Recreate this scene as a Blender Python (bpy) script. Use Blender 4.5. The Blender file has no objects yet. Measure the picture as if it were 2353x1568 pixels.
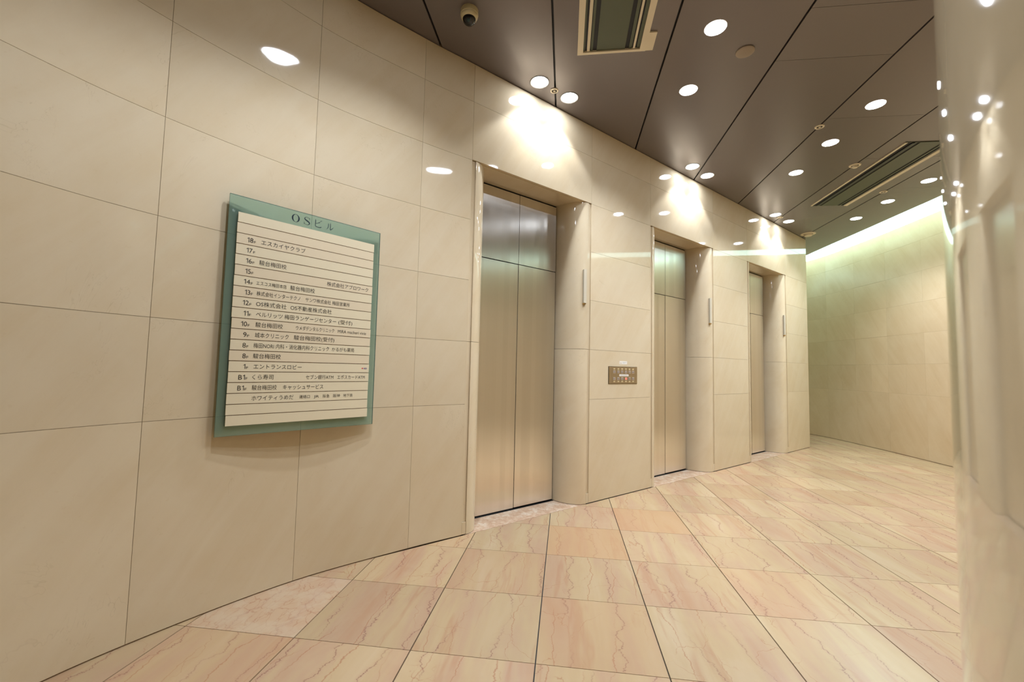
import bpy, bmesh, math, random
from mathutils import Vector, Matrix
random.seed(7)
SC = bpy.context.scene
COL = SC.collection
PI = math.pi
H = 3.464            # ceiling height
EYE = 1.1803

# ------------------------------------------------------------------ camera, world, exposure
cam_d = bpy.data.cameras.new('camera')
cam = bpy.data.objects.new('camera', cam_d)
COL.objects.link(cam)
cam_d.sensor_width = 36.0
cam_d.lens = 15.0615
cam_d.clip_start = 0.02
Rv = Vector((0.9922556, 0.1221726, 0.0224190))
Uv = Vector((-0.0144052, -0.0660865, 0.9977099))
Fv = Vector((-0.1233744, 0.9903062, 0.0638148))
m = Matrix((Rv, Uv, -Fv)).transposed().to_4x4()
m.translation = Vector((0, 0, EYE))
cam.matrix_world = m
cam_d.dof.use_dof = True
cam_d.dof.focus_distance = 3.6
cam_d.dof.aperture_fstop = 3.6
SC.camera = cam

world = bpy.data.worlds.new('world')
SC.world = world
world.use_nodes = True
bg = world.node_tree.nodes['Background']
bg.inputs[0].default_value = (0.8, 0.85, 0.8, 1)
bg.inputs[1].default_value = 0.05

SC.view_settings.view_transform = 'Standard'
SC.view_settings.look = 'None'
SC.view_settings.gamma = 1.0
SC.view_settings.use_curve_mapping = False
SC.view_settings.exposure = 0.68
SC.cycles.max_bounces = 10
SC.cycles.diffuse_bounces = 6
SC.cycles.glossy_bounces = 5
SC.cycles.transmission_bounces = 8
SC.cycles.transparent_max_bounces = 12
SC.cycles.sample_clamp_indirect = 6.0
SC.cycles.caustics_reflective = False
SC.cycles.caustics_refractive = False
SC.cycles.use_denoising = True
SC.cycles.use_adaptive_sampling = True
SC.cycles.adaptive_threshold = 0.01

POOL_W = 80.0        # general downlights
WASH_W = 31.0        # wall washing downlights
COVE_E = 3.1         # luminous cove
COVE_C = (0.66, 1.0, 0.90)
LAMP_C = (0.915, 0.975, 1.085)

# ------------------------------------------------------------------ helpers
def srgb(r, g, b):
    f = lambda c: (c/255/12.92) if c/255 <= .04045 else ((c/255+.055)/1.055)**2.4
    return (f(r), f(g), f(b), 1.0)

def link(name, data, parent=None, loc=(0, 0, 0), rotz=0.0):
    o = bpy.data.objects.new(name, data)
    COL.objects.link(o)
    if parent is not None:
        o.parent = parent
    o.location = loc
    o.rotation_euler = (0, 0, rotz)
    return o

def tag(o, label=None, cat=None, group=None, kind=None):
    if label: o['label'] = label
    if cat: o['category'] = cat
    if group: o['group'] = group
    if kind: o['kind'] = kind
    return o

def thing(name, label, cat, loc=(0, 0, 0), rotz=0.0, group=None, kind=None):
    return tag(link(name, None, None, loc, rotz), label, cat, group, kind)

def mesh(name, vs, fs, mat, smooth=False):
    me = bpy.data.meshes.new(name)
    me.from_pydata([tuple(v) for v in vs], [], fs)
    me.update()
    if mat: me.materials.append(mat)
    if smooth:
        me.polygons.foreach_set('use_smooth', [True]*len(me.polygons))
    return me

class MB:
    def __init__(self): self.v = []; self.f = []
    def box(self, x0, x1, y0, y1, z0, z1):
        b = len(self.v)
        self.v += [(x0,y0,z0),(x1,y0,z0),(x1,y1,z0),(x0,y1,z0),(x0,y0,z1),(x1,y0,z1),(x1,y1,z1),(x0,y1,z1)]
        self.f += [tuple(b+i for i in q) for q in ((3,2,1,0),(4,5,6,7),(0,1,5,4),(1,2,6,5),(2,3,7,6),(3,0,4,7))]
        return self
    def rev(self, prof, n=32, cx=0, cy=0, cap0=False, cap1=False):
        """profile of (r, z) turned about z"""
        b = len(self.v)
        for r, z in prof:
            for i in range(n):
                a = 2*PI*i/n
                self.v.append((cx+r*math.cos(a), cy+r*math.sin(a), z))
        for k in range(len(prof)-1):
            for i in range(n):
                j = (i+1) % n
                self.f.append((b+k*n+i, b+k*n+j, b+(k+1)*n+j, b+(k+1)*n+i))
        if cap0: self.f.append(tuple(b+i for i in reversed(range(n))))
        if cap1: self.f.append(tuple(b+(len(prof)-1)*n+i for i in range(n)))
        return self
    def extrude_poly(self, pts, z0, z1):
        b = len(self.v); n = len(pts)
        self.v += [(p[0], p[1], z0) for p in pts] + [(p[0], p[1], z1) for p in pts]
        self.f.append(tuple(b+i for i in reversed(range(n))))
        self.f.append(tuple(b+n+i for i in range(n)))
        for i in range(n):
            j = (i+1) % n
            self.f.append((b+i, b+j, b+n+j, b+n+i))
        return self
    def me(self, name, mat, smooth=False, recalc=True):
        me = mesh(name, self.v, self.f, mat)
        if recalc:
            bm = bmesh.new(); bm.from_mesh(me)
            bmesh.ops.recalc_face_normals(bm, faces=bm.faces)
            bm.to_mesh(me); bm.free()
        if smooth:
            me.polygons.foreach_set('use_smooth', [True]*len(me.polygons))
            me.update()
            try:
                me.set_sharp_from_angle(angle=math.radians(35))
            except Exception:
                pass
        return me
    def obj(self, name, mat, parent=None, loc=(0,0,0), rotz=0.0, smooth=False):
        return link(name, self.me(name, mat, smooth), parent, loc, rotz)

# ------------------------------------------------------------------ node material helpers
class NT:
    def __init__(self, name):
        self.m = bpy.data.materials.new(name); self.m.use_nodes = True
        self.t = self.m.node_tree; self.t.nodes.clear()
        self.out = self.t.nodes.new('ShaderNodeOutputMaterial')
    def n(self, typ, **kw):
        nd = self.t.nodes.new(typ)
        ins = kw.pop('ins', {})
        for k, v in kw.items(): setattr(nd, k, v)
        for k, v in ins.items():
            s = nd.inputs[k]
            if hasattr(v, 'is_linked') or isinstance(v, bpy.types.NodeSocket): self.t.links.new(v, s)
            else: s.default_value = v
        return nd
    def math(self, op, a, b=None, c=None, clamp=False):
        ins = {0: a}
        if b is not None: ins[1] = b
        if c is not None: ins[2] = c
        return self.n('ShaderNodeMath', operation=op, use_clamp=clamp, ins=ins).outputs[0]
    def mix(self, fac, a, b, mode='MIX'):
        nd = self.n('ShaderNodeMix', data_type='RGBA', blend_type=mode)
        for sock, v in ((nd.inputs[0], fac), (nd.inputs[6], a), (nd.inputs[7], b)):
            if isinstance(v, bpy.types.NodeSocket): self.t.links.new(v, sock)
            else: sock.default_value = v
        return nd.outputs[2]
    def ramp(self, fac, stops):
        nd = self.n('ShaderNodeValToRGB', ins={0: fac})
        e = nd.color_ramp.elements
        while len(e) > 1: e.remove(e[-1])
        e[0].position = stops[0][0]; e[0].color = stops[0][1]
        for p, c in stops[1:]:
            k = e.new(p); k.color = c
        return nd.outputs[0]
    def noise(self, vec, scale, detail=3, rough=.55, dist=0.0):
        return self.n('ShaderNodeTexNoise', ins={'Vector': vec, 'Scale': scale, 'Detail': detail, 'Roughness': rough, 'Distortion': dist}).outputs[0]
    def mapping(self, vec, loc=(0,0,0), rot=(0,0,0), scale=(1,1,1)):
        return self.n('ShaderNodeMapping', ins={'Vector': vec, 'Location': loc, 'Rotation': rot, 'Scale': scale}).outputs[0]
    def bsdf(self, **ins):
        b = self.n('ShaderNodeBsdfPrincipled', ins={k.replace('_', ' '): v for k, v in ins.items()})
        self.t.links.new(b.outputs[0], self.out.inputs[0])
        return b
    def coords(self, rnd=37.0):
        tc = self.n('ShaderNodeTexCoord').outputs['Object']
        oi = self.n('ShaderNodeObjectInfo').outputs['Random']
        r = self.math('MULTIPLY', oi, rnd)
        cmb = self.n('ShaderNodeCombineXYZ', ins={0: r, 1: r, 2: r}).outputs[0]
        v = self.n('ShaderNodeVectorMath', operation='ADD', ins={0: tc, 1: cmb}).outputs[0]
        return v, oi, tc

def simple(name, col, rough=.5, metal=0.0, **kw):
    n = NT(name)
    n.bsdf(Base_Color=col, Roughness=rough, Metallic=metal, **kw)
    return n.m

def wall_stone(name, base, dark, light, rough=.04, vein=.20, rot=0.0, spec=.5):
    n = NT(name)
    v, oi, tc = n.coords()
    v = n.mapping(v, rot=(0, 0, rot)) if rot else v
    cloud = n.noise(v, 2.2, 4, .6, .4)
    slant = n.mapping(n.mapping(v, rot=(0.0, -.60, 0.0)), scale=(6.0, 3.0, .8))
    st = n.noise(slant, 1.3, 5, .62, .5)
    c = n.mix(n.math('MULTIPLY', n.ramp(st, [(.38, (0,0,0,1)), (.68, (1,1,1,1))]), .38), base, dark)
    c = n.mix(n.math('MULTIPLY', n.ramp(cloud, [(.42, (0,0,0,1)), (.7, (1,1,1,1))]), .5), c, light)
    # hairline veins
    w = n.noise(n.mapping(v, rot=(.3, .7, .2), scale=(1, 1, .6)), 3.1, 5, .68, .8)
    hair = n.math('SUBTRACT', 1.0, n.math('MULTIPLY', n.math('ABSOLUTE', n.math('SUBTRACT', w, .5)), 260.0), clamp=True)
    patch = n.ramp(n.noise(v, 2.6, 2), [(.52, (0,0,0,1)), (.64, (1,1,1,1))])
    c = n.mix(n.math('MULTIPLY', n.math('MULTIPLY', hair, patch), vein), c, (dark[0]*.42, dark[1]*.34, dark[2]*.26, 1))
    # small pits
    sp = n.noise(v, 46.0, 2, .5)
    c = n.mix(n.math('MULTIPLY', n.ramp(sp, [(.68, (0,0,0,1)), (.75, (1,1,1,1))]), .18), c, dark)
    fine = n.noise(v, 160.0, 2, .6)
    c = n.mix(n.math('MULTIPLY', fine, .10), c, dark)
    val = n.math('ADD', .955, n.math('MULTIPLY', oi, .07))
    hsv = n.n('ShaderNodeHueSaturation', ins={'Value': val, 'Color': c}).outputs[0]
    n.bsdf(Base_Color=hsv, Roughness=rough, Specular_IOR_Level=spec)
    return n.m

W_B, W_D, W_L = (.665, .565, .395, 1), (.575, .445, .265, 1), (.710, .625, .460, 1)
M_WALL_C = wall_stone('polished beige limestone of the curved wall', W_B, W_D, W_L, rot=-.96)
M_WALL = wall_stone('polished beige limestone', W_B, W_D, W_L)
M_WALL_R = wall_stone('honed beige limestone', (.65, .51, .33, 1), (.53, .38, .215, 1), (.70, .58, .40, 1), rough=.24, vein=.18, spec=.35, rot=-PI/2)
M_COLUMN = wall_stone('glossy column limestone', (.57, .49, .335, 1), (.48, .395, .24, 1), (.63, .55, .39, 1), rough=.045, vein=.12, spec=.75)
M_SOFFIT = wall_stone('soffit limestone', W_B, W_D, W_L, rough=.12, vein=.1)
M_JOINT = simple('joint mastic', (.24, .16, .085, 1), .8)
M_BLACK = simple('black gap', (.006, .006, .008, 1), .6)
M_DARK = simple('dark metal', (.02, .022, .024, 1), .4, .6)
M_CREAM = simple('cream plastic', (.71, .63, .48, 1), .4)
M_CREAM_D = simple('aged cream plastic', (.55, .47, .27, 1), .45)
M_OLIVE = simple('olive grille metal', (.085, .095, .06, 1), .38, .25)
M_WHITE = simple('white enamel', (.85, .85, .83, 1), .3)
M_BRASS = simple('brass', (.55, .36, .14, 1), .3, .9)
M_GROUT = simple('dark floor grout', (.045, .05, .05, 1), .7)

def floor_marble():
    n = NT('veined pink cream marble')
    v, oi, tc = n.coords(61.0)
    tint = n.n('ShaderNodeAttribute', attribute_type='OBJECT', attribute_name='orange').outputs['Fac']
    brec = n.n('ShaderNodeAttribute', attribute_type='OBJECT', attribute_name='breccia').outputs['Fac']
    sx = n.mapping(v, rot=(0, 0, .10), scale=(5.0, .75, 1))
    band = n.noise(sx, 1.0, 4, .6, .35)
    cream = (0.515, 0.382, 0.218, 1); pink = (0.470, 0.290, 0.176, 1); pale = (0.550, 0.420, 0.262, 1)
    c = n.ramp(band, [(.30, pale), (.45, cream), (.58, (0.491, 0.332, 0.211, 1)), (.72, pink)])
    blot = n.noise(v, 3.2, 3, .6, .8)
    c = n.mix(n.math('MULTIPLY', n.ramp(blot, [(.5, (0,0,0,1)), (.72, (1,1,1,1))]), .30), c, pale)
    # broad reddish streaks
    s2 = n.noise(n.mapping(v, rot=(0, 0, .12), scale=(9, .9, 1)), 1.0, 3, .6, .3)
    c = n.mix(n.math('MULTIPLY', n.ramp(s2, [(.57, (0,0,0,1)), (.64, (1,1,1,1)), (.70, (0,0,0,1))]), .40), c, (0.420, 0.205, 0.118, 1))
    # jagged stylolites along y
    sep = n.n('ShaderNodeSeparateXYZ', ins={0: v})
    jag = n.noise(n.mapping(v, scale=(9, 26, 1)), 1.0, 5, .75)
    slow = n.noise(n.mapping(v, scale=(1.2, 2.2, 1)), 1.0, 3, .6)
    xx = n.math('ADD', sep.outputs[0], n.math('ADD', n.math('MULTIPLY', jag, .075), n.math('MULTIPLY', slow, .32)))
    tri = n.math('PINGPONG', n.math('MULTIPLY', xx, 4.6), .5)
    line = n.math('SUBTRACT', 1.0, n.math('MULTIPLY', tri, 62.0), clamp=True)
    halo = n.math('SUBTRACT', 1.0, n.math('MULTIPLY', tri, 9.0), clamp=True)
    msk = n.ramp(n.noise(n.mapping(v, scale=(1.5, 1.1, 1)), 1.6, 2), [(.36, (0,0,0,1)), (.50, (1,1,1,1))])
    c = n.mix(n.math('MULTIPLY', n.math('MULTIPLY', halo, msk), .20), c, (0.437, 0.230, 0.163, 1))
    c = n.mix(n.math('MULTIPLY', n.math('MULTIPLY', line, msk), .88), c, (0.23, 0.10, 0.085, 1))
    # fine reddish lines running with the bedding
    jg2 = n.noise(n.mapping(v, scale=(5, 9, 1)), 1.3, 4, .65)
    sl2 = n.noise(n.mapping(v, loc=(5, 3, 0), scale=(.9, .8, 1)), 1.0, 2, .5)
    x2 = n.math('ADD', sep.outputs[0], n.math('ADD', n.math('MULTIPLY', jg2, .06), n.math('MULTIPLY', sl2, .45)))
    t2 = n.math('PINGPONG', n.math('MULTIPLY', x2, 7.0), .5)
    l2 = n.math('SUBTRACT', 1.0, n.math('MULTIPLY', t2, 42.0), clamp=True)
    k2 = n.ramp(n.noise(n.mapping(v, loc=(9, 1, 0), scale=(3.2, 1.0, 1)), 1.7, 2), [(.46, (0,0,0,1)), (.58, (1,1,1,1))])
    c = n.mix(n.math('MULTIPLY', n.math('MULTIPLY', l2, k2), .72), c, (.36, .135, .07, 1))
    # thin cracks
    dv = n.n('ShaderNodeVectorMath', operation='ADD', ins={0: v, 1: n.n('ShaderNodeVectorMath', operation='SCALE', ins={0: n.n('ShaderNodeTexNoise', ins={'Vector': v, 'Scale': 7.0, 'Detail': 4.0}).outputs[1], 'Scale': .16}).outputs[0]}).outputs[0]
    vo = n.n('ShaderNodeTexVoronoi', feature='DISTANCE_TO_EDGE', ins={'Vector': n.mapping(dv, scale=(1.35, .8, 1)), 'Scale': 3.0}).outputs[0]
    cr = n.math('SUBTRACT', 1.0, n.math('MULTIPLY', vo, 190.0), clamp=True)
    m2 = n.ramp(n.noise(v, 4.0, 2), [(.46, (0,0,0,1)), (.60, (1,1,1,1))])
    c = n.mix(n.math('MULTIPLY', n.math('MULTIPLY', cr, m2), .8), c, (0.386, 0.180, 0.096, 1))
    # orange tile
    c = n.mix(n.math('MULTIPLY', tint, .55), c, (0.521, 0.303, 0.155, 1))
    # brecciated tiles
    vb = n.n('ShaderNodeTexVoronoi', feature='DISTANCE_TO_EDGE', ins={'Vector': n.mapping(dv, scale=(1, .6, 1)), 'Scale': 20.0}).outputs[0]
    eb = n.math('SUBTRACT', 1.0, n.math('MULTIPLY', vb, 26.0), clamp=True)
    cb = n.mix(eb, (0.554, 0.385, 0.259, 1), (0.403, 0.180, 0.111, 1))
    cb = n.mix(n.ramp(n.noise(v, 9, 3), [(.45, (0,0,0,1)), (.6, (.75,.75,.75,1))]), cb, (0.588, 0.467, 0.340, 1))
    c = n.mix(brec, c, n.mix(.35, cb, c))
    val = n.math('ADD', .82, n.math('MULTIPLY', oi, .13))
    c = n.n('ShaderNodeHueSaturation', ins={'Value': val, 'Color': c}).outputs[0]
    rg = n.math('ADD', .16, n.math('MULTIPLY', n.noise(v, 3.0, 3), .14))
    n.bsdf(Base_Color=c, Roughness=rg, Specular_IOR_Level=.45)
    return n.m
M_FLOOR = floor_marble()

def threshold_mat():
    n = NT('pink brecciated threshold marble')
    v, oi, tc = n.coords()
    dv = n.n('ShaderNodeVectorMath', operation='ADD', ins={0: v, 1: n.n('ShaderNodeVectorMath', operation='SCALE', ins={0: n.n('ShaderNodeTexNoise', ins={'Vector': v, 'Scale': 14.0, 'Detail': 4.0}).outputs[1], 'Scale': .1}).outputs[0]}).outputs[0]
    vb = n.n('ShaderNodeTexVoronoi', feature='DISTANCE_TO_EDGE', ins={'Vector': dv, 'Scale': 19.0}).outputs[0]
    e = n.math('SUBTRACT', 1.0, n.math('MULTIPLY', vb, 13.0), clamp=True)
    blot = n.ramp(n.noise(v, 13, 5, .7), [(.38, (.50, .33, .22, 1)), (.5, (.57, .41, .285, 1)), (.66, (.66, .55, .43, 1))])
    c = n.mix(n.math('MULTIPLY', e, .45), blot, (.40, .21, .12, 1))
    n.bsdf(Base_Color=c, Roughness=.22, Specular_IOR_Level=.5)
    return n.m
M_THRESH = threshold_mat()

def ceiling_mat():
    n = NT('bronze grey satin ceiling metal')
    v, oi, tc = n.coords()
    f = n.noise(v, 260.0, 2)
    c = n.mix(n.math('MULTIPLY', f, .25), (.192, .167, .165, 1), (.154, .134, .132, 1))
    c = n.n('ShaderNodeHueSaturation', ins={'Value': n.math('ADD', .95, n.math('MULTIPLY', oi, .1)), 'Color': c}).outputs[0]
    n.bsdf(Base_Color=c, Roughness=.27, Metallic=.42, Specular_IOR_Level=.6)
    return n.m
M_CEIL = ceiling_mat()

def steel_mat():
    n = NT('brushed stainless steel')
    v, oi, tc = n.coords(11.0)
    uv = n.n('ShaderNodeUVMap', uv_map='UVMap').outputs[0]
    sep = n.n('ShaderNodeSeparateXYZ', ins={0: uv})
    u2 = n.n('ShaderNodeCombineXYZ', ins={0: sep.outputs[0], 1: n.math('MULTIPLY', sep.outputs[1], .012), 2: n.math('MULTIPLY', oi, 9.0)}).outputs[0]
    fine = n.noise(u2, 150.0, 2, .6)
    broad = n.n('ShaderNodeTexVoronoi', voronoi_dimensions='1D', feature='F1', ins={'W': n.math('ADD', sep.outputs[0], n.math('MULTIPLY', oi, 7.0)), 'Scale': 19.0}).outputs[1]
    bs = n.n('ShaderNodeSeparateXYZ', ins={0: broad}).outputs[0]
    val = n.math('ADD', n.math('MULTIPLY', fine, .22), n.math('MULTIPLY', bs, .26))
    c = n.mix(val, (.97, .94, .87, 1), (.84, .80, .71, 1))
    rg = n.math('ADD', .29, n.math('MULTIPLY', bs, .05))
    tan = n.n('ShaderNodeTangent', direction_type='UV_MAP', uv_map='UVMap').outputs[0]
    b = n.bsdf(Base_Color=c, Metallic=1.0, Roughness=rg, Anisotropic=1.0, Tangent=tan)
    return n.m
M_STEEL = steel_mat()

def lamp_mat(name, col, strength):
    n = NT(name)
    e = n.n('ShaderNodeEmission', ins={'Color': (*col, 1), 'Strength': strength})
    n.t.links.new(e.outputs[0], n.out.inputs[0])
    return n.m
M_LAMP = lamp_mat('downlight lens', LAMP_C, 45.0)
M_COVE = lamp_mat('cove diffuser light', COVE_C, COVE_E)
M_RED = lamp_mat('lit red button', (1.0, .18, .12), .9)

def tinted_glass(name, tint, rough=.02, refl=1.0):
    n = NT(name)
    tr = n.n('ShaderNodeBsdfTransparent', ins={'Color': (*tint, 1)})
    gl = n.n('ShaderNodeBsdfGlossy', ins={'Color': (1, 1, 1, 1), 'Roughness': rough})
    fr = n.n('ShaderNodeFresnel', ins={'IOR': 1.5})
    mx = n.n('ShaderNodeMixShader', ins={0: fr.outputs[0], 1: tr.outputs[0], 2: gl.outputs[0]})
    n.t.links.new(mx.outputs[0], n.out.inputs[0])
    return n.m

def sign_glass():
    # clear green float glass with a faint body haze
    n = NT('green float glass')
    tr = n.n('ShaderNodeBsdfTransparent', ins={'Color': (.83, .945, .90, 1)})
    df = n.n('ShaderNodeBsdfDiffuse', ins={'Color': (.34, .60, .52, 1)})
    gl = n.n('ShaderNodeBsdfGlossy', ins={'Color': (1, 1, 1, 1), 'Roughness': .02})
    fr = n.n('ShaderNodeFresnel', ins={'IOR': 1.5})
    m1 = n.n('ShaderNodeMixShader', ins={0: .20, 1: tr.outputs[0], 2: df.outputs[0]})
    mx = n.n('ShaderNodeMixShader', ins={0: fr.outputs[0], 1: m1.outputs[0], 2: gl.outputs[0]})
    n.t.links.new(mx.outputs[0], n.out.inputs[0])
    return n.m
M_GLASS = sign_glass()
M_EDGE = simple('green glass edge', (.03, .13, .09, 1), .1)
M_SLAT = simple('ivory acrylic slat', (.74, .66, .47, 1), .35)
M_SLAT2 = simple('aged ivory slat', (.72, .62, .44, 1), .4)
M_SLATGAP = simple('brown slat shadow board', (.22, .11, .035, 1), .7)
M_INK = simple('black lettering ink', (.012, .013, .014, 1), .45)
M_INKN = simple('dark navy lettering ink', (.008, .02, .035, 1), .35)
M_CLEAR = tinted_glass('clear acrylic', (.86, .90, .88))
M_FIN = simple('frosted acrylic fin', (.62, .59, .48, 1), .25)
M_TUBE = simple('pale grey acrylic tube', (.60, .55, .43, 1), .4)
M_SILVER = simple('satin aluminium', (.55, .52, .44, 1), .5, .1)
M_PANEL = simple('bronze stainless plate', (.40, .31, .185, 1), .32, .75)
M_PANELD = simple('dark plate edge', (.07, .055, .02, 1), .4, .5)
M_LABEL = simple('pale floor label', (.62, .50, .27, 1), .5)
M_STICK = simple('white paper sticker', (.80, .78, .72, 1), .5)
M_BTN = simple('clear button', (.34, .28, .24, 1), .25, .2)
M_BTNF = simple('button frame', (.66, .60, .52, 1), .3, .5)

# ------------------------------------------------------------------ plan geometry
D = Vector((-.703, 3.025))
u = Vector((.71264, .70153)); nrm = Vector((.70153, -.71264))
ANG = math.atan2(u.y, u.x)
def WP(s, t=0.0):
    p = D + u*s + nrm*t
    return p
def catmull(P, step=.04):
    P = [Vector(p) for p in P]
    out = []
    Q = [2*P[0]-P[1]] + P + [2*P[-1]-P[-2]]
    for i in range(1, len(Q)-2):
        p0, p1, p2, p3 = Q[i-1:i+3]
        n = max(2, int((p2-p1).length/step))
        for k in range(n):
            t = k/n
            out.append(.5*((2*p1)+(p2-p0)*t+(2*p0-5*p1+4*p2-p3)*t*t+(3*p1-p0-3*p2+p3)*t**3))
    out.append(P[-1])
    return out
class Path:
    def __init__(self, pts):
        self.p = pts; self.L = [0.0]
        for a, b in zip(pts, pts[1:]): self.L.append(self.L[-1]+(b-a).length)
    def at(self, s):
        s = min(max(s, 0), self.L[-1])
        lo, hi = 0, len(self.L)-1
        while hi-lo > 1:
            mid = (lo+hi)//2
            if self.L[mid] <= s: lo = mid
            else: hi = mid
        a, b = self.p[lo], self.p[hi]
        t = (s-self.L[lo])/max(1e-9, self.L[hi]-self.L[lo])
        return a.lerp(b, t)
    def nor(self, s, side):
        a, b = self.at(s-.03), self.at(s+.03)
        d = (b-a).normalized()
        return Vector((d.y, -d.x))*side
def strip(path, s0, s1, z0, z1, d0, d1, side, seg=.09, smooth=True):
    """solid curved slab between arc lengths, from depth d0 (front) to d1 (back); side points into the room"""
    n = max(1, int(math.ceil((s1-s0)/seg)))
    mb = MB(); V = []
    for i in range(n+1):
        s = s0+(s1-s0)*i/n
        p = path.at(s); nn = path.nor(s, side)
        a = p+nn*d0; b = p+nn*d1
        V.append((a, b))
    for a, b in V:
        mb.v += [(a.x, a.y, z0), (a.x, a.y, z1), (b.x, b.y, z1), (b.x, b.y, z0)]
    for i in range(n):
        k = 4*i
        for q in range(4):
            mb.f.append((k+q, k+(q+1) % 4, k+4+(q+1) % 4, k+4+q))
    mb.f.append((0, 1, 2, 3)); k = 4*n; mb.f.append((k+3, k+2, k+1, k))
    return mb

ROWS = [.006, .917, 1.367, 1.817, 2.267, 2.717, 3.167, H-.004]
G = .0009  # half joint

# ------------------------------------------------------------------ floor
FLOOR = tag(link('floor', MB().box(-3.2, 7.2, -4.6, 12.6, -.06, -.010).me('floor', M_GROUT)), 'polished floor of veined pink cream marble tiles', 'floor', kind='structure')
OX, OY, AX, AY = -1.6628, 1.7983, .5208, .5141
COLC = None
def clip(poly, n, c):
    """keep n.p >= c"""
    out = []
    for i in range(len(poly)):
        a, b = poly[i], poly[(i+1) % len(poly)]
        da, db = n.dot(a)-c, n.dot(b)-c
        if da >= 0: out.append(a)
        if (da > 0) != (db > 0) and abs(da-db) > 1e-9:
            out.append(a.lerp(b, da/(da-db)))
    return out
LEFTP = Path(catmull([(-2.07, -4.2), (-2.07, -2.2), (-2.07, -.4), (-2.06, .2), (-2.02, .72), (-1.93, 1.21), (-1.787, 1.639), (-1.448, 2.238), (-.990, 2.746), (-.703, 3.025), (-.418, 3.3056), (-.1329, 3.5862)]))
RIGHTP = Path(catmull([(5.15, -4.2), (5.15, 0), (5.15, 3.5), (5.15, 5.6), (5.15, 6.3), (5.14, 6.85), (5.124, 7.508), (5.078, 8.195), (5.005, 8.905), (4.87, 9.38), (4.55, 9.95), (4.1, 10.45), (3.4, 10.85), (2.5, 11.1), (1.2, 11.1)]))
T_AZ = math.radians(38.484)
COL_R, COL_T = 1.6, .93
Tp = Vector((math.sin(T_AZ), math.cos(T_AZ)))*COL_T
COLC = Tp + Vector((math.cos(T_AZ), -math.sin(T_AZ)))*COL_R

full_tile = MB()
gx, gy = .0026, .0014
def tile_mesh(poly, name):
    return MB().extrude_poly(poly, -.009, 0.0).me(name, M_FLOOR)
full = tile_mesh([Vector(p) for p in ((-AX/2+gx, -AY/2+gy), (AX/2-gx, -AY/2+gy), (AX/2-gx, AY/2-gy), (-AX/2+gx, AY/2-gy))], 'floor_tile')
wl_c = nrm.dot(D)
cands = []
for i in range(-2, 14):
    for j in range(-11, 19):
        cx, cy = OX+(i+.5)*AX, OY+(j+.5)*AY
        c = Vector((cx, cy))
        if cx > 5.5 or cy > 11.4 or cx < -2.5: continue
        rel = c-D; s, t = rel.dot(u), rel.dot(nrm)
        if -.2 < s < 5.85 and t < -.40: continue
        if 5.85 <= s < 6.1 and t < -.6: continue
        if s <= -.2 and t < -.9 and cy > 1: continue
        if s >= 6.6 and cx < 1.0: continue
        if cx < 3.9 and s > 6.6 and (c - WP(6.6)).dot(u) < -.2: continue
        if (c-COLC).length < COL_R-.45: continue
        # the largest in the photo are kept as tiles of their own
        dep = c.dot(Vector((Fv.x, Fv.y)))
        vis = dep > .9 and abs(c.dot(Vector((Rv.x, Rv.y))))/dep < 1.5
        cands.append(((0 if vis else 1), dep if vis else -dep, i, j, c, s, t))
cands.sort(key=lambda k: (k[0], k[1]))
rest = MB()
for idx, (nv, dep, i, j, c, s, t) in enumerate(cands):
    poly = [Vector(p) for p in ((-AX/2+gx, -AY/2+gy), (AX/2-gx, -AY/2+gy), (AX/2-gx, AY/2-gy), (-AX/2+gx, AY/2-gy))]
    me = full
    if -.5 < s < 5.85 and t < .45:
        pw = [p+c for p in poly]
        pc = clip(pw, nrm, wl_c+.002)
        if len(pc) < 3: continue
        if len(pc) != 4 or any((a-b).length > 1e-6 for a, b in zip(pc, pw)):
            me = tile_mesh([p-c for p in pc], 'floor_tile')
    if idx < 296:
        o = link('floor_tile', me, FLOOR, (c.x, c.y, 0))
        o['orange'] = 1.0 if (i, j) in ((3, 2), (4, 3)) else (.45 if random.random() < .14 else random.random()*.12)
        o['breccia'] = 1.0 if (i, j) in ((0, 0), ) else 0.0
    else:
        rest.v_off = len(rest.v)
        b = len(rest.v)
        rest.v += [(v.co.x+c.x, v.co.y+c.y, v.co.z) for v in me.vertices]
        rest.f += [tuple(b+k for k in p.vertices) for p in me.polygons]
if rest.v:
    o = link('far_floor_tiling', mesh('far_floor_tiling', rest.v, rest.f, M_FLOOR), FLOOR); o['kind'] = 'stuff'

# ------------------------------------------------------------------ left wall (curved)
Ltot = min(zip(LEFTP.L, LEFTP.p), key=lambda q: (q[1]-D).length)[0]
WL = tag(link('wall_left', strip(LEFTP, 0, Ltot-.004, 0, H+.3, -.005, -.12, 1, .12).me('wall_left', M_JOINT, True)), 'curved wall of polished beige stone slabs behind the directory sign', 'wall', kind='structure')
js = [Ltot, Ltot-.40, Ltot-1.084, Ltot-1.773]
while js[-1] > .7: js.append(js[-1]-.689)
js.append(0.0)
for a, b in zip(js[1:], js[:-1]):
    for z0, z1 in zip(ROWS[:-1], ROWS[1:]):
        link('stone_slab', strip(LEFTP, a+G, b-G, z0+(G if z0 > .1 else 0), z1-G, 0, -.018, 1).me('stone_slab', M_WALL_C, True), WL)

# ------------------------------------------------------------------ lift wall
CEN = [.65, 2.865, 5.08]
OPW = .65; SEND = 6.60
def lbox(s0, s1, t0, t1, z0, z1):
    return MB().box(s0, s1, t0, t1, z0, z1)
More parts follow.
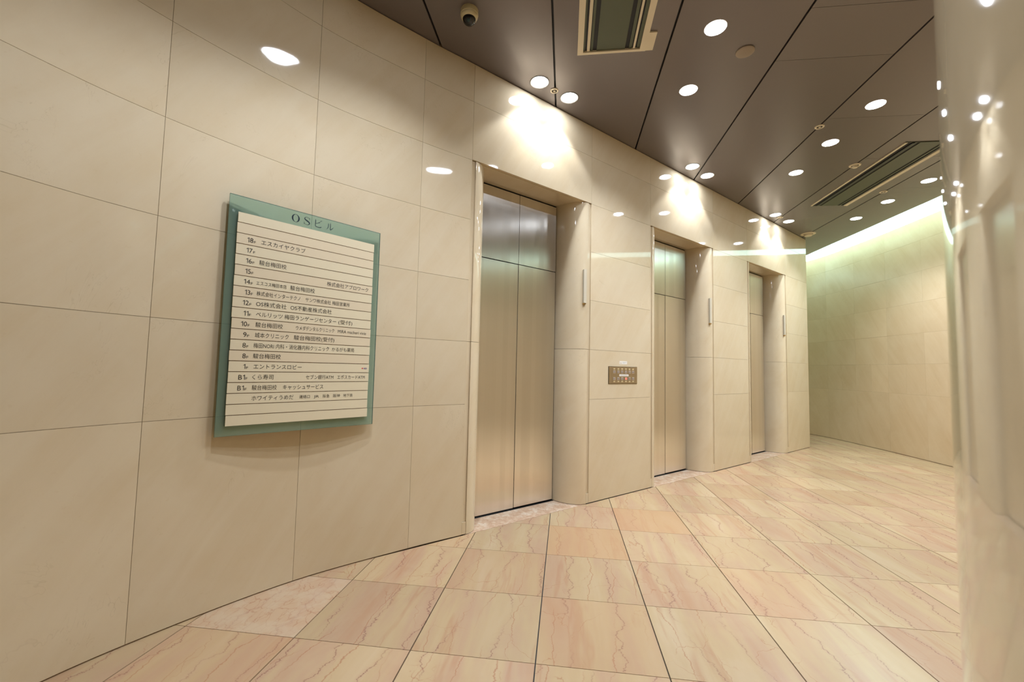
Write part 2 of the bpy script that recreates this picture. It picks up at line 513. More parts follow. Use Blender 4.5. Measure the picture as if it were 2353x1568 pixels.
# local frame of the lift wall: x along the wall, y = into the wall (so -y faces the room)
def wobj(name, mb, mat, parent, smooth=False):
    return mb.obj(name, mat, parent, smooth=smooth)
WB = link('wall_back', None, None, (D.x, D.y, 0), ANG)
edges = [0.0]
for c in CEN: edges += [c-OPW, c+OPW]
edges.append(SEND)
segs = [(edges[2], edges[3]), (edges[4], edges[5]), (edges[6], edges[7])]
back = MB()
for a, b in segs: back.box(a-.004, b-.02 if b == SEND else b+.004, .016, .30, 0, H+.3)
for c in CEN: back.box(c-OPW-.004, c+OPW+.004, .016, .30, 2.735, H+.3)
WB.data if False else None
bo = back.obj('slab_backing', M_JOINT, WB)
tag(WB, 'straight wall of polished beige stone slabs holding the three lifts', 'wall', kind='structure')
for a, b in segs:
    last = b == SEND
    for z0, z1 in zip(ROWS[:-1], ROWS[1:]):
        wobj('stone_slab', lbox(a+G, b-(0 if last else G), 0, .018, z0+(G if z0 > .1 else 0), z1-G), M_WALL, WB)
    if last:
        for z0, z1 in zip(ROWS[:-1], ROWS[1:]):
            wobj('stone_slab', lbox(b-.02, b, .0185, .6, z0+(G if z0 > .1 else 0), z1-G), M_WALL, WB)
for c in CEN:
    for z0, z1 in ((2.7215, 3.167), (3.167, H-.004)):
        wobj('stone_slab', lbox(c-OPW+G, c+OPW-G, 0, .022, z0+G, z1-G), M_WALL, WB)
    # soffit in three stones
    for x0, x1 in ((c-.615, c-.0), (c, c+.44), (c+.44, c+.615)):
        wobj('soffit_slab', lbox(x0+.0008, x1-.0008, .0235, .262, 2.7165, 2.735), M_SOFFIT, WB)
    # recessed strips either side of the opening
    for x0, x1 in ((c-.65+G, c-.618), (c+.618, c+.65-G)):
        wobj('recessed_strip', lbox(x0, x1, .010, .05, .09, 1.3665), M_WALL, WB)
        wobj('recessed_strip', lbox(x0, x1, .010, .05, 1.3685, 2.715), M_WALL, WB)
        wobj('strip_foot', lbox(x0, x1, .001, .05, .006, .0885), M_WALL, WB)
    # rounded jambs
    for sg in (-1, 1):
        for z0, z1 in ((.004, 1.366), (1.3685, 2.7155)):
            pts = []
            cxj = c+sg*.615
            N = 18
            for k in range(N+1):
                th = (PI/2)*k/N
                pts.append((cxj-sg*.165*math.cos(th), .245-.245*math.sin(th)))
            pts.append((cxj, .262)); pts.append((cxj-sg*.165, .262))
            mb = MB().extrude_poly(pts, z0, z1)
            wobj('door_jamb', mb, M_WALL, WB, smooth=True)
# side wall beyond the corner (turns away from view)
SIDE = tag(link('wall_end', None, None), 'short stone wall turning away past the third lift', 'wall', kind='structure')
pJ = WP(SEND); pK = pJ - nrm*.6; pE = Vector((1.2, 11.1))
sp = Path([pK, pE])
link('side_slab', strip(sp, 0, sp.L[-1], 0, H+.3, 0, -.05, 1, 5).me('side_slab', M_WALL_R), SIDE)

# thresholds
for c in CEN:
    mb = MB().extrude_poly([(c-.62, .0), (c+.62, .0), (c+.62, .03), (c+.46, .262), (c-.46, .262), (c-.62, .03)], -.009, .0005)
    o = wobj('threshold_slab', mb, M_THRESH, None)
    o.parent = FLOOR
    o.location = (D.x, D.y, 0); o.rotation_euler = (0, 0, ANG)
    # local y is into the wall

# ------------------------------------------------------------------ lift doors
def leaf(name, x0, x1, z0, z1, parent, y0=0.0, y1=.03):
    me = lbox(x0, x1, y0, y1, z0, z1).me(name, M_STEEL)
    uv = me.uv_layers.new(name='UVMap')
    for lp in me.loops:
        co = me.vertices[lp.vertex_index].co
        uv.data[lp.index].uv = (co.x, co.z)
    return link(name, me, parent)
ordw = ['first', 'second', 'third']
pos = ['nearest the directory sign', 'between the call plate and the third lift', 'farthest from the directory sign']
for k, c in enumerate(CEN):
    P = WP(c, -.246)
    dr = thing('door_%d' % (k+1), '%s brushed steel lift door, %s' % (ordw[k], pos[k]), 'lift door', (P.x, P.y, 0), ANG, kind='structure')
    leaf('door_leaf', -.449, -.0018, .010, 2.081, dr, .004, .03)
    leaf('door_leaf', .0030, .437, .014, 2.081, dr)
    leaf('transom_leaf', -.449, -.0024, 2.0875, 2.699, dr)
    leaf('transom_leaf', .0024, .437, 2.0875, 2.699, dr)
    lbox(-.46, .46, .031, .06, 0, 2.73).obj('shaft_backing', M_BLACK, dr)
    lbox(-.45, .45, -.012, .03, -.004, .0032).obj('sill_track', M_DARK, dr)

# ------------------------------------------------------------------ right wall, with luminous cove
WR = tag(link('wall_right', strip(RIGHTP, 0, RIGHTP.L[-1], 0, 3.50, -.005, -.12, -1, .2).me('wall_right', M_JOINT, True)), 'gently curved beige stone slab wall washed by the cove light', 'wall', kind='structure')
# joints at measured y
def s_of_y(y):
    best = min(range(len(RIGHTP.p)), key=lambda k: abs(RIGHTP.p[k].y-y)+(100 if k > len(RIGHTP.p)*.8 else 0))
    return RIGHTP.L[best]
s0 = s_of_y(6.852)
jr = [s0+.69*k for k in range(-16, 8)]
jr = [0.0]+[s for s in jr if .2 < s < RIGHTP.L[-1]-.2]+[RIGHTP.L[-1]]
RROWS = [.006, .925, 1.378, 1.83, 2.285, 2.74, 3.19, 3.50]
for a, b in zip(jr[:-1], jr[1:]):
    for r, (z0, z1) in enumerate(zip(RROWS[:-1], RROWS[1:])):
        cuts = [a, b]
        if r in (1, 2) and s0-.1 < b < s0+2.2 and r == 1: cuts = [a, (a+b)/2, b]
        for p, q in zip(cuts[:-1], cuts[1:]):
            link('stone_slab', strip(RIGHTP, p+.0006, q-.0006, z0+(.0006 if z0 > .1 else 0), z1-.0006, random.uniform(-.0007, .0007), -.018, -1, .2).me('stone_slab', M_WALL_R, True), WR)
WF = tag(link('wall_front', MB().box(-2.4, 5.5, -4.4, -4.2, 0, H+.3).me('wall_front', M_WALL_R)), 'plain beige wall closing the lobby behind the viewer', 'wall', kind='structure')

# ceiling edge along the cove
EDGEP = Path(catmull([(4.66, 3.0), (4.66, 4.5), (4.651, 5.861), (4.637, 6.262), (4.623, 6.663), (4.61, 7.078), (4.592, 7.528), (4.569, 8.078), (4.557, 8.457), (4.54, 8.75), (4.42, 9.2), (4.15, 9.65), (3.6, 10.0), (2.6, 10.3), (1.6, 10.35)]))
COVEWALL = Path([p for p in RIGHTP.p if p.y >= 2.98])
def pair_strip(PA, PB, za, zb, n=70, f0=0.0, f1=1.0):
    V = []
    mb = MB()
    for i in range(n+1):
        f = f0+(f1-f0)*i/n
        a = PA.at(PA.L[-1]*f); b = PB.at(PB.L[-1]*f)
        mb.v += [(a.x, a.y, za), (b.x, b.y, zb)]
    for i in range(n):
        k = 2*i; mb.f.append((k, k+2, k+3, k+1))
    return mb
cove = thing('cove_light', 'long curved band of mint white cove lighting along the top of the far wall', 'light', (0, 0, 0))
d = pair_strip(COVEWALL, EDGEP, 3.502, 3.72)
me = d.me('diffuser', M_COVE, recalc=False)
dif = link('diffuser', me, cove)
lip = MB()
for i in range(71):
    f = i/70
    b = EDGEP.at(EDGEP.L[-1]*f)
    lip.v += [(b.x, b.y, H+.004), (b.x, b.y, 3.74)]
for i in range(70): lip.f.append((2*i, 2*i+2, 2*i+3, 2*i+1))
MB().box(4.6, 5.16, 2.96, 3.0, H, 3.75).obj('trough_end', M_WHITE, cove)
link('trough_lip', lip.me('trough_lip', M_WHITE, recalc=False), cove)

# ------------------------------------------------------------------ ceiling
CE = tag(link('ceiling', MB().box(-3.2, 6.2, -4.6, 12.6, H+.30, H+.36).me('ceiling', M_BLACK)), 'dark bronze grey ceiling of long metal panels with black seams', 'ceiling', kind='structure')
COX, CAX = -.9101, .7991
seam_top = MB()
def edge_x(y):
    # x of the cove edge at height y (monotone part)
    if y < 3.0: return 5.149
    best = None
    for a, b in zip(EDGEP.p[:-1], EDGEP.p[1:]):
        if (a.y-y)*(b.y-y) <= 0 and abs(a.y-b.y) > 1e-6:
            t = (y-a.y)/(b.y-a.y); best = a.x+(b.x-a.x)*t
    return best if best is not None else 1.0
YMAX = max(p.y for p in EDGEP.p)
sg = .0072
for k in range(-2, 8):
    x0, x1 = COX+k*CAX, COX+(k+1)*CAX
    yk = 3.2+(k-3)*.795
    cuts = [-4.4, yk-4.0, yk-2.4, yk-.465, yk, yk+6.5] if k >= 0 else [-4.4, -1.0, 4.0]
    if k in (4, 5, 6): cuts = [-4.4, yk-2.4, yk, yk+2.95 if k == 6 else 13.0]
    if k == 6: cuts = [-4.4, yk-2.4, yk, 8.44, 13.0]
    if k == 7: cuts = [-4.4, 3.0]
    if k in (5, 6): cuts.append(3.0)
    cuts = sorted(set([c for c in cuts if -4.4 <= c]))
    if cuts[0] > -4.4: cuts = [-4.4]+cuts
    for a, b in zip(cuts[:-1], cuts[1:]):
        if x0+sg > 4.67 and k < 7: continue
        ya, yb = a+.0012, b-.0012
        xa, xb = x0+sg, x1-sg
        # clip against the cove edge by sampling the right/top boundary
        if xb < 3.0 and yb < 10.0:
            poly = [(xa, ya), (xb, ya), (xb, yb), (xa, yb)]
        else:
            top = []
            N = 60
            yb2 = min(yb, YMAX-.001)
            if ya >= yb2: continue
            for q in range(N+1):
                y = ya+(yb2-ya)*q/N
                xe = edge_x(y)
                if xe < xa+.002: break
                top.append((min(xb, xe), y))
            if len(top) < 2: continue
            poly = [(xa, ya)]+top
            poly.append((xa, top[-1][1]))
        clean = []
        for p in poly:
            if not clean or (abs(p[0]-clean[-1][0])+abs(p[1]-clean[-1][1])) > 1e-5: clean.append(p)
        MB().extrude_poly(clean, H, H+.02).obj('ceiling_panel', M_CEIL, CE)
# dark void above the seams
void = MB().box(-3.0, 4.25, -4.4, 9.2, H+.024, H+.03)
o = void.obj('void_liner', M_BLACK, CE)

# ------------------------------------------------------------------ near column
mb = MB().rev([(COL_R, 0.0), (COL_R, H-.004)], 360)
CO = tag(link('stone_column', mb.me('stone_column', M_COLUMN, True), None, (COLC.x, COLC.y, 0)), 'huge round column of glossy beige stone at the right edge of the lobby', 'column')

# ------------------------------------------------------------------ downlights
ring_wash = MB().rev([(.060, .002), (.0745, -.002), (.0745, .0), (.078, .001)], 40).me('trim_ring', M_WHITE, True)
ring_pool = MB().rev([(.0645, .0015), (.069, -.0025), (.071, .001)], 40).me('trim_ring', M_WHITE, True)
lens_wash = MB().rev([(.0001, -.0012), (.062, .0)], 32).me('lens', M_LAMP)
lens_pool = MB().rev([(.0001, -.0016), (.065, -.0006)], 32).me('lens', M_LAMP)
rim_dark = MB().rev([(.0745, -.0008), (.0785, -.0004)], 40).me('shadow_gap', M_DARK)
def downlight(x, y, kind, label, group):
    t = thing('downlight', label, 'ceiling light', (x, y, H), 0, group)
    link('trim_ring', ring_wash if kind == 'wash' else ring_pool, t, (0, 0, -.001))
    link('lens', lens_wash if kind == 'wash' else lens_pool, t, (0, 0, -.0022))
    if kind == 'wash': link('shadow_gap', rim_dark, t, (0, 0, -.001))
    ld = bpy.data.lights.new('lamp', 'SPOT')
    ld.energy = WASH_W if kind == 'wash' else POOL_W
    ld.color = LAMP_C
    ld.spot_size = math.radians(98 if kind == 'wash' else 124)
    ld.spot_blend = .30 if kind == 'wash' else .65
    ld.shadow_soft_size = .05
    lo = link('lamp', ld, t, (0, 0, -.006))
    return t
GW, GP = 'wall washing downlights above the lifts', 'round downlights in the lobby ceiling'
wash = [(-.233, 3.275, 'round rimmed downlight above the first lift, left one of that pair'),
        (.004, 3.494, 'round rimmed downlight above the first lift, right one of that pair'),
        (1.374, 4.832, 'round rimmed downlight above the second lift, left one of that pair'),
        (1.607, 5.075, 'round rimmed downlight above the second lift, right one of that pair'),
        (2.967, 6.43, 'round rimmed downlight above the third lift, left one of that pair'),
        (3.283, 6.721, 'round rimmed downlight above the third lift, right one of that pair')]
for x, y, l in wash: downlight(x, y, 'wash', l, GW)
pool = [(.958, 2.838, 'largest bright round downlight, next to the round ceiling speaker'),
        (.961, 3.478, 'bright round downlight between the speaker and the second lift pair'),
        (2.56, 3.808, 'bright round downlight of the middle row, closest to the column'),
        (2.556, 4.421, 'bright round downlight in the middle of the middle row'),
        (2.564, 5.069, 'bright round downlight of the middle row, closest to the lifts'),
        (4.156, 5.388, 'bright round downlight beside the cove, closest to the column'),
        (4.147, 6.01, 'bright round downlight in the middle of the row beside the cove'),
        (4.158, 6.644, 'bright round downlight at the far end of the row beside the cove')]
for x, y, l in pool: downlight(x, y, 'pool', l, GP)
hid = [(.962, 2.22), (-.64, 1.27), (-.64, 1.90), (-.9, -2.4), (4.155, 0.2)]  # early entries follow wall reflections; the last pair is unseen, added for general light
for x, y in hid:
    downlight(x, y, 'pool', 'round downlight overhead outside the picture, reflected in the wall or added for general light', 'round downlights outside the picture')

# ------------------------------------------------------------------ ceiling fittings
def fitting(name, label, x, y, R, capr, drop, group=None, cat='smoke detector'):
    t = thing(name, label, cat, (x, y, H), 0, group)
    MB().rev([(R*.60, -.002), (R*.64, -.008), (R*.95, -.006), (R, 0.0)], 32).obj('flange_ring', M_CREAM, t, smooth=True)
    MB().rev([(.001, -.0015), (R*.62, -.0015)], 24).obj('dark_gap', M_BLACK, t)
    MB().rev([(.001, -drop), (capr*.9, -drop), (capr, -drop+.004), (capr, -.002)], 24).obj('cap', M_CREAM, t, smooth=True)
    return t
fitting('sprinkler_head', 'small cream ring sprinkler between the two downlights above the first lift', -.118, 3.387, .034, .010, .009, None, 'sprinkler')
fitting('sprinkler_head', 'small cream ring sprinkler on the seam near the middle row of downlights', 2.293, 4.118, .040, .010, .009, None, 'sprinkler')
fitting('heat_detector', 'cream detector with a low cap on the seam beside the far air vent', 3.092, 4.933, .055, .024, .028, None, 'detector')
fitting('sprinkler_head', 'small cream ring sprinkler on the seam between the far vent and the cove', 3.878, 5.687, .041, .010, .009, None, 'sprinkler')
fitting('sprinkler_head', 'small cream ring sprinkler between the two downlights above the third lift', 3.084, 6.543, .038, .010, .009, None, 'sprinkler')
fitting('smoke_detector', 'large cream smoke detector at the wall corner past the third lift', 3.885, 7.355, .105, .055, .035, None, 'detector')
t = thing('ceiling_speaker', 'plain round grey beige speaker disc beside the largest downlight', 'speaker', (1.237, 3.078, H))
M_SPK = simple('speaker grille', (.30, .24, .18, 1), .55)
MB().rev([(.001, -.012), (.050, -.012), (.058, -.008)], 40).obj('grille', M_SPK, t, smooth=True)
MB().rev([(.058, -.008), (.061, -.006), (.061, 0)], 40).obj('rim', M_SPK, t, smooth=True)

# dome camera
t = thing('dome_camera', 'cream security dome camera with dark lens on ceiling near the left wall', 'security camera', (-.640, 2.548, H))
MB().rev([(.056, 0.0), (.057, -.030), (.055, -.033)], 48).obj('base', M_CREAM_D, t, smooth=True)
MB().rev([(.055, -.033), (.055, -.040), (.050, -.052), (.042, -.058)], 48).obj('housing_ring', M_CREAM_D, t, smooth=True)
prof = [(.041*math.cos(a), -.056-.040*math.sin(a)) for a in [PI/2*k/14 for k in range(14)]]+[(.0004, -.096)]
MB().rev(prof, 40).obj('dome', tinted_glass('smoked dome', (.50, .50, .52)), t, smooth=True)
MB().rev([(.001, -.050), (.040, -.052), (.041, -.056)], 32).obj('inner_plate', M_BLACK, t)
ball = MB().rev([(.024*math.sin(PI*k/12)+.0002, -.062+.024*math.cos(PI*k/12)) for k in range(13)], 24).obj('lens_turret', M_BLACK, t, smooth=True)
lens = MB().rev([(.0002, -.002), (.008, 0), (.011, .004), (.011, .014), (.009, .016), (.0002, .018)], 24).obj('lens', simple('lens glass', (.01, .03, .025, 1), .05), t, smooth=True)
lens.location = (.002, -.016, -.074)
lens.rotation_euler = (2.3, 0, 0)
MB().box(.0395, .0405, -.002, .002, -.0525, -.0495).obj('indicator_hole', M_BLACK, t)

# air conditioning vents
def vent(label, x0, y0, y1, style):
    W = .475
    cy = (y0+y1)/2
    t = thing('ceiling_vent', label, 'air vent', (x0, cy, H))
    a, b = y0-cy, y1-cy
    if style == 1:
        e = .022
        for p in ((0, .040, a, b), (.434, W, a, b)):
            MB().box(p[0], p[1], p[2], p[3], -.016, 0).obj('frame_rail', M_CREAM, t)
        MB().box(.040, .434, b-e, b, -.016, 0).obj('frame_rail', M_CREAM, t)
        MB().box(.040, .434, a, a+e, -.016, 0).obj('frame_rail', M_CREAM, t)
        MB().box(W+.0005, W+.052, b-.160, b+.004, -.010, 0).obj('mounting_tab', M_CREAM, t)
        q0, q1 = a+e, b-e
        vane, black_w = M_CREAM, 0
    else:
        q0, q1 = a, b
        MB().box(0, .022, a, b, -.008, 0).obj('frame_rail', M_CREAM, t)
        MB().box(.412, .455, a+.015, b, -.014, 0).obj('frame_rail', M_CREAM, t)
        MB().box(-.004, W, b, b+.006, -.004, 0).obj('end_trim', M_OLIVE, t)
        MB().box(-.004, W, a-.006, a, -.004, 0).obj('end_trim', M_OLIVE, t)
        vane = M_DARK
    MB().box(.022 if style == 2 else .040, .434 if style == 1 else .412, q0, q1, -.0012, -.0002).obj('dark_slot', M_BLACK, t)
    if style == 1: MB().box(.042, .052, q0, q1, -.006, -.0015).obj('slat', M_OLIVE, t)
    MB().box(.066, .086, q0+.004, q1-.004, -.010, -.0015).obj('slat', vane, t)
    MB().box(.092, .107, q0, q1, -.006, -.0015).obj('slat', M_OLIVE, t)
    MB().box(.134, .331, q0, q1, -.007, -.0015).obj('centre_panel', M_OLIVE, t)
    MB().box(.358, .378, q0, q1, -.006, -.0015).obj('slat', M_OLIVE, t)
    MB().box(.386, .400, q0+.004, q1-.004, -.010, -.0015).obj('slat', vane, t)
    if style == 1: MB().box(.412, .432, q0, q1, -.006, -.0015).obj('slat', M_OLIVE, t)
    return t
vent('cream framed linear air vent at the top edge near the first lift', .057, 1.36, 2.988, 1)
vent('long dark air vent with cream side rail beside the cove', 3.258, 4.47, 6.10, 2)

# ------------------------------------------------------------------ lift lanterns on the jambs
for k, c in enumerate(CEN):
    s = c+.572
    P = WP(s, -.010)
    t = thing('lift_lantern', 'slim vertical clear lantern bar on the right jamb of the %s lift' % ordw[k], 'lantern', (P.x, P.y, 1.765), ANG-.25, 'lift lanterns')
    MB().box(-.014, .008, -.022, -.002, .018, .323).obj('clear_tube', M_TUBE, t)
    MB().box(-.011, .005, -.014, -.004, .02, .320).obj('inner_core', M_SILVER, t)
    MB().box(.0085, .014, -.020, .004, .012, .325).obj('side_fin', M_FIN, t)
    MB().box(-.014, .0085, -.022, -.001, .196, .199).obj('middle_band', M_FIN, t)
    MB().box(-.014, .010, -.022, .012, .006, .0175).obj('brass_foot', M_BRASS, t)
    MB().rev([(.001, 0), (.008, .0), (.009, .005)], 16, -.004, -.010).obj('brass_screw', M_BRASS, t)
    MB().box(-.012, .008, -.003, .014, .05, .29).obj('back_plate', M_SILVER, t)

# ------------------------------------------------------------------ call plate
P = WP(1.555, 0)
t = thing('call_plate', 'bronze steel lift call plate with two rows of six buttons', 'call panel', (P.x, P.y, 1.056), ANG)
W_, H_ = .435, .165
MB().box(0, W_, -.0035, 0, 0, H_).obj('rim', M_PANELD, t)
MB().box(.004, W_-.003, -.006, -.0036, .003, H_-.003).obj('face_plate', M_PANEL, t)
xs = [.079, .139, .196, .254, .310, .366]
for i, x in enumerate(xs):
    for r, (zb, zl) in enumerate(((H_-.052, H_-.023), (H_-.116, H_-.143))):
        f = MB().box(x-.016, x+.016, -.0085, -.0062, zb-.014, zb+.014).obj('call_button', M_BTNF, t)
        MB().box(x-.0115, x+.0115, -.0105, -.0086, zb-.009, zb+.009).obj('button_cap', M_RED if (i == 3 and r == 1) else M_BTN, f)
        MB().box(x-.0125, x+.0125, -.0072, -.0062, zl-.006, zl+.006).obj('floor_label', M_LABEL, t)
MB().box(.154, .294, -.0072, -.0062, H_-.093, H_-.074).obj('paper_strip', M_STICK, t)
MB().box(.165, .283, -.0076, -.0073, H_-.0850, H_-.0825).obj('printed_line', simple('grey print', (.35, .34, .3, 1), .6), t)
t = thing('notice_sticker', 'small white paper sticker on the wall just above the call plate', 'sticker', WP(1.718, 0).to_3d(), ANG)
t.location.z = 1.244
MB().box(0, .117, -.0008, 0, 0, .031).obj('paper', M_STICK, t)
GP_ = simple('grey print', (.33, .36, .40, 1), .6)
MB().box(.045, .105, -.0011, -.0009, .018, .020).obj('printed_line', GP_, t)
MB().box(.050, .085, -.0011, -.0009, .011, .013).obj('printed_line', GP_, t)
MB().box(.008, .034, -.0011, -.0009, .009, .014).obj('printed_line', simple('tan print', (.5, .4, .25, 1), .6), t)

# ------------------------------------------------------------------ directory sign
SU = Vector((.588708, .808346)); SN = Vector((.808346, -.588708)); S0 = Vector((-1.636943, 1.86))
SA = math.atan2(SU.y, SU.x)
GW_, GZ0, GZ1 = .8104, .8235, 2.0072
sign = thing('directory_sign', 'green glass building directory board with ivory floor slats on the curved wall', 'sign', (S0.x, S0.y, GZ0), SA)
# local: x along sign, -y towards the viewer
me = MB().box(0, GW_, 0.0, .010, 0, GZ1-GZ0).me('glass_panel', M_GLASS)
me.materials.append(M_EDGE)
for p in me.polygons:
    if abs(p.normal.y) < .5: p.material_index = 1
link('glass_panel', me, sign)
for x in (.09, .72):
    for z in (.12, 1.06):
        mbs = MB().rev([(.010, 0), (.010, .05)], 20, cap0=True, cap1=True)
        o = mbs.obj('standoff', M_SILVER, sign, (x, .011, z)); o.rotation_euler = (-PI/2, 0, 0)
BX0, BX1, BZ0, BZ1 = .0365, .7650, .8700, 1.9225
MB().box(BX0+.004, BX1-.004, -.006, -.0005, BZ0-GZ0+.003, BZ1-GZ0-.003).obj('backing_board', M_SLATGAP, sign)

def text_mesh(body, font_off=0.0):
    cu = bpy.data.curves.new('lettering', 'FONT')
    cu.body = body; cu.size = 1.0; cu.resolution_u = 3; cu.offset = font_off
    ob = bpy.data.objects.new('lettering_source', cu)
    COL.objects.link(ob)
    dg = bpy.context.evaluated_depsgraph_get()
    me = bpy.data.meshes.new_from_object(ob.evaluated_get(dg))
    bpy.data.objects.remove(ob); bpy.data.curves.remove(cu)
    return me
def put_text(dst, body, x0, x1, zc, hgt, y, off=.0, right=None):
    """append text as vertices fitted between x0 and x1, em height hgt, vertically centred on zc"""
    me = text_mesh(body, off)
    if not me.vertices: return
    xs_ = [v.co.x for v in me.vertices]
    a, b = min(xs_), max(xs_)
    # vertical reference: ascii caps .0-.70, kana about -.08..+.80
    asc = all(ord(ch) < 128 for ch in body)
    mid = .35 if asc else .345
    k = len(dst.v)
    sx = (x1-x0)/(b-a)
    if right: sx = hgt*right; x0 = x1-(b-a)*sx
    for v in me.vertices:
        dst.v.append((x0+(v.co.x-a)*sx, y, zc+(v.co.y-mid)*hgt))
    for p in me.polygons: dst.f.append(tuple(k+i for i in p.vertices))
    bpy.data.meshes.remove(me)
rows = [None, None,
 ('18', .0795, .1223, [('エスカイヤクラブ', .1447, .3621)]), ('17', .0787, .1214, []), ('16', .0794, .1213, [('駿台梅田校', .1413, .2704)]),
 ('15', .078, .1198, [('株式会社アプロワーク', .4878, .7392)]), ('14', .0767, .1191, [('エスコス梅田本店', .1333, .2763, .8), ('駿台梅田校', .2948, .4231)]),
 ('13', .0790, .1227, [('株式会社インターテクノ', .1376, .3487, .92), ('サンワ株式会社', .3752, .5153, .9), ('梅田営業所', .5231, .627, .9)]),
 ('12', .0775, .119, [('OS株式会社', .1382, .2815), ('OS不動産株式会社', .3014, .5226)]),
 ('11', .0767, .1204, [('ベルリッツ', .1404, .2651), ('梅田ランゲージセンター', .2749, .551), ('(受付)', .5640, .6480)]),
 ('10', .0761, .1175, [('駿台梅田校', .1409, .2688), ('ウメダデンタルクリニック', .3344, .5422, .92), ('MIRA macheri vivie', .5633, .7367, .92)]),
 ('9', .0874, .1176, [('城本クリニック', .1409, .3006), ('駿台梅田校(受付)', .3263, .5450)]),
 ('8', .0875, .1175, [('梅田NORI 内科・消化器内科クリニック', .1378, .5174), ('かるがも薬局', .5334, .6662, .92)]),
 ('8', .0898, .1199, [('駿台梅田校', .1385, .2676)]), ('1', .0934, .1214, [('エントランスロビー', .1436, .3746)]),
 ('B1', .0740, .1221, [('くら寿司', .1405, .238), ('セブン銀行ATM', .3995, .5507, .92), ('エポスカードATM', .5725, .741, .92)]),
 ('B1', .0740, .1207, [('駿台梅田校', .1419, .2564), ('キャッシュサービス', .2864, .4959)]),
 ('', 0, 0, [('ホワイティうめだ', .1433, .3411), ('連絡口', .3709, .4257, .72), ('JR', .4467, .4752, .72), ('阪急', .4959, .5336, .72), ('阪神', .5541, .5932, .72), ('地下鉄', .6135, .67, .72)]),
 None, None]
SH = (BZ1-BZ0)/20
EM = .0275
for k in range(20):
    z1 = BZ1-GZ0-k*SH; z0 = z1-SH
    dx = random.uniform(-.0012, .0012)
    sl = MB().box(BX0+dx, BX1+dx, -.012, -.0062, z0+.0030, z1-.0006).obj('slat', M_SLAT if random.random() < .6 else M_SLAT2, sign)
    if rows[k]:
        num, n0, n1, tx = rows[k]
        zc = (z0+z1)/2+.0005
        if num:
            mbt = MB()
            em_ = .0335; xr = n1-.0135
            for ch in reversed(num):       # set the figures from right to left
                if ch == '1':
                    k = len(mbt.v); hh = .355*em_; st = .088*em_
                    for px_, pz_ in ((xr, -hh), (xr, hh), (xr-st*.9, hh), (xr-.27*em_, hh*.62), (xr-.27*em_, hh*.40), (xr-st, hh*.66), (xr-st, -hh)):
                        mbt.v.append((px_, -.0125, zc+pz_))
                    mbt.f.append(tuple(range(k, k+7)))
                    xr -= .27*em_+.10*em_
                else:
                    k = len(mbt.v)
                    put_text(mbt, ch, 0, xr, zc, em_, -.0125, .0, 1.0)
                    xr = min(q[0] for q in mbt.v[k:])-.09*em_
            put_text(mbt, 'F', n1-.0105, n1-.0015, zc-.0058, .0170, -.0125, 0.0)
            link('floor_number', mesh('floor_number', mbt.v, mbt.f, M_INK), sl)
        for it in tx:
            sc = it[3] if len(it) > 3 else 1.0
            mbt = MB()
            put_text(mbt, it[0], it[1], it[2], zc, EM*sc, -.0125, 0.0)
            link('lettering', mesh('lettering', mbt.v, mbt.f, M_INK), sl)
        if num == '1':
            r_ = MB()
            # small red heart and blue AED letters
            pts = []
            for q in range(24):
                a = 2*PI*q/24
                pts.append((.7235+.00032*(16*math.sin(a)**3), zc+.0004+.00032*(13*math.cos(a)-5*math.cos(2*a)-2*math.cos(3*a)-math.cos(4*a))))
            b0 = len(r_.v); r_.v += [(p[0], -.0125, p[1]) for p in pts]; r_.f.append(tuple(range(b0, b0+24)))
            tag(link('heart_mark', mesh('heart_mark', r_.v, r_.f, simple('red print', (.55, .02, .05, 1), .5)), sl), 'red heart mark')
            b_ = MB(); put_text(b_, 'AED', .7300, .7520, zc, .0125, -.0125, .02)
            tag(link('aed_lettering', mesh('aed_lettering', b_.v, b_.f, simple('blue print', (.04, .02, .20, 1), .5)), sl), 'small blue AED lettering')

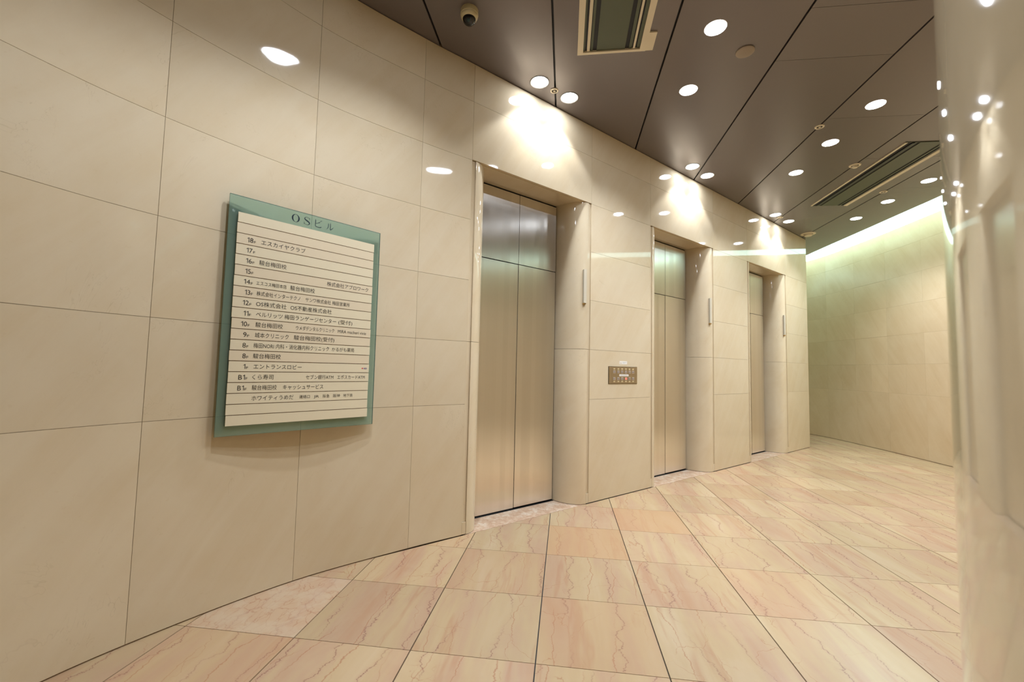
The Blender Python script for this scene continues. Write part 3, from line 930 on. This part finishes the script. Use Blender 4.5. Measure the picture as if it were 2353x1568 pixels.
# title in didone style letters on the glass
ti = MB()
TY = -.0008
zc = 1.9655-GZ0
def ell(cx, cz, rx, rz, n=48): return [(cx+rx*math.cos(2*PI*i/n), cz+rz*math.sin(2*PI*i/n)) for i in range(n)]
def ring(o_, i_):
    b = len(ti.v); n = len(o_)
    ti.v += [(p[0], TY, p[1]) for p in o_]+[(p[0], TY, p[1]) for p in i_]
    for k in range(n): ti.f.append((b+k, b+(k+1) % n, b+n+(k+1) % n, b+n+k))
def stroke(pts, ws):
    """variable width stroke through points"""
    P_ = catmull(pts, .0012); n = len(P_)
    W2 = []
    for i in range(n):
        f = i/(n-1)*(len(ws)-1); k = min(int(f), len(ws)-2); W2.append(ws[k]+(ws[k+1]-ws[k])*(f-k))
    b = len(ti.v)
    for i in range(n):
        a = P_[max(0, i-1)]; c = P_[min(n-1, i+1)]
        dd = (c-a).normalized(); pn = Vector((-dd.y, dd.x))*W2[i]/2
        ti.v += [(P_[i].x+pn.x, TY, P_[i].y+pn.y), (P_[i].x-pn.x, TY, P_[i].y-pn.y)]
    for i in range(n-1): ti.f.append((b+2*i, b+2*i+1, b+2*i+3, b+2*i+2))
ring(ell(.307, zc, .0205, .0215), ell(.307, zc, .0128, .0200))
cx = .3660
S_ = [(cx+.0135, zc+.012), (cx+.009, zc+.0185), (cx, zc+.0208), (cx-.009, zc+.0185), (cx-.0125, zc+.012), (cx-.009, zc+.0055), (cx+.001, zc+.0005), (cx+.0105, zc-.005), (cx+.0135, zc-.0115), (cx+.009, zc-.0185), (cx-.001, zc-.0208), (cx-.010, zc-.0180), (cx-.0148, zc-.0105)]
stroke(S_, [.0012, .0015, .0013, .0025, .0050, .0062, .0072, .0066, .0050, .0026, .0013, .0016, .0014])
stroke([(cx+.0142, zc+.0205), (cx+.0142, zc+.0065)], [.0016, .0010]); stroke([(cx-.0150, zc-.0205), (cx-.0150, zc-.0060)], [.0016, .0010])
# katakana BI and RU with brush like strokes
cx = .4280
stroke([(cx-.0175, zc+.0215), (cx-.0160, zc+.0180), (cx-.0160, zc+.004), (cx-.0160, zc-.0125), (cx-.0120, zc-.0175), (cx, zc-.0190), (cx+.0120, zc-.0180), (cx+.0160, zc-.0130)], [.0020, .0042, .0034, .0032, .0034, .0026, .0036, .0030])
stroke([(cx-.0150, zc-.0002), (cx-.003, zc+.0040), (cx+.0085, zc+.0105)], [.0015, .0026, .0038])
stroke([(cx+.0085, zc+.0205), (cx+.0125, zc+.0155)], [.0010, .0036]); stroke([(cx+.0140, zc+.0230), (cx+.0180, zc+.0180)], [.0010, .0036])
cx = .4930
stroke([(cx-.0090, zc+.0170), (cx-.0085, zc+.0030), (cx-.0115, zc-.0090), (cx-.0205, zc-.0190)], [.0036, .0034, .0030, .0010])
stroke([(cx+.0020, zc+.0205), (cx+.0028, zc+.0050), (cx+.0030, zc-.0165), (cx+.0100, zc-.0120), (cx+.0210, zc+.0010)], [.0026, .0036, .0040, .0036, .0012])
tt = mesh('title_lettering', ti.v, ti.f, M_INKN)
link('title_lettering', tt, sign)
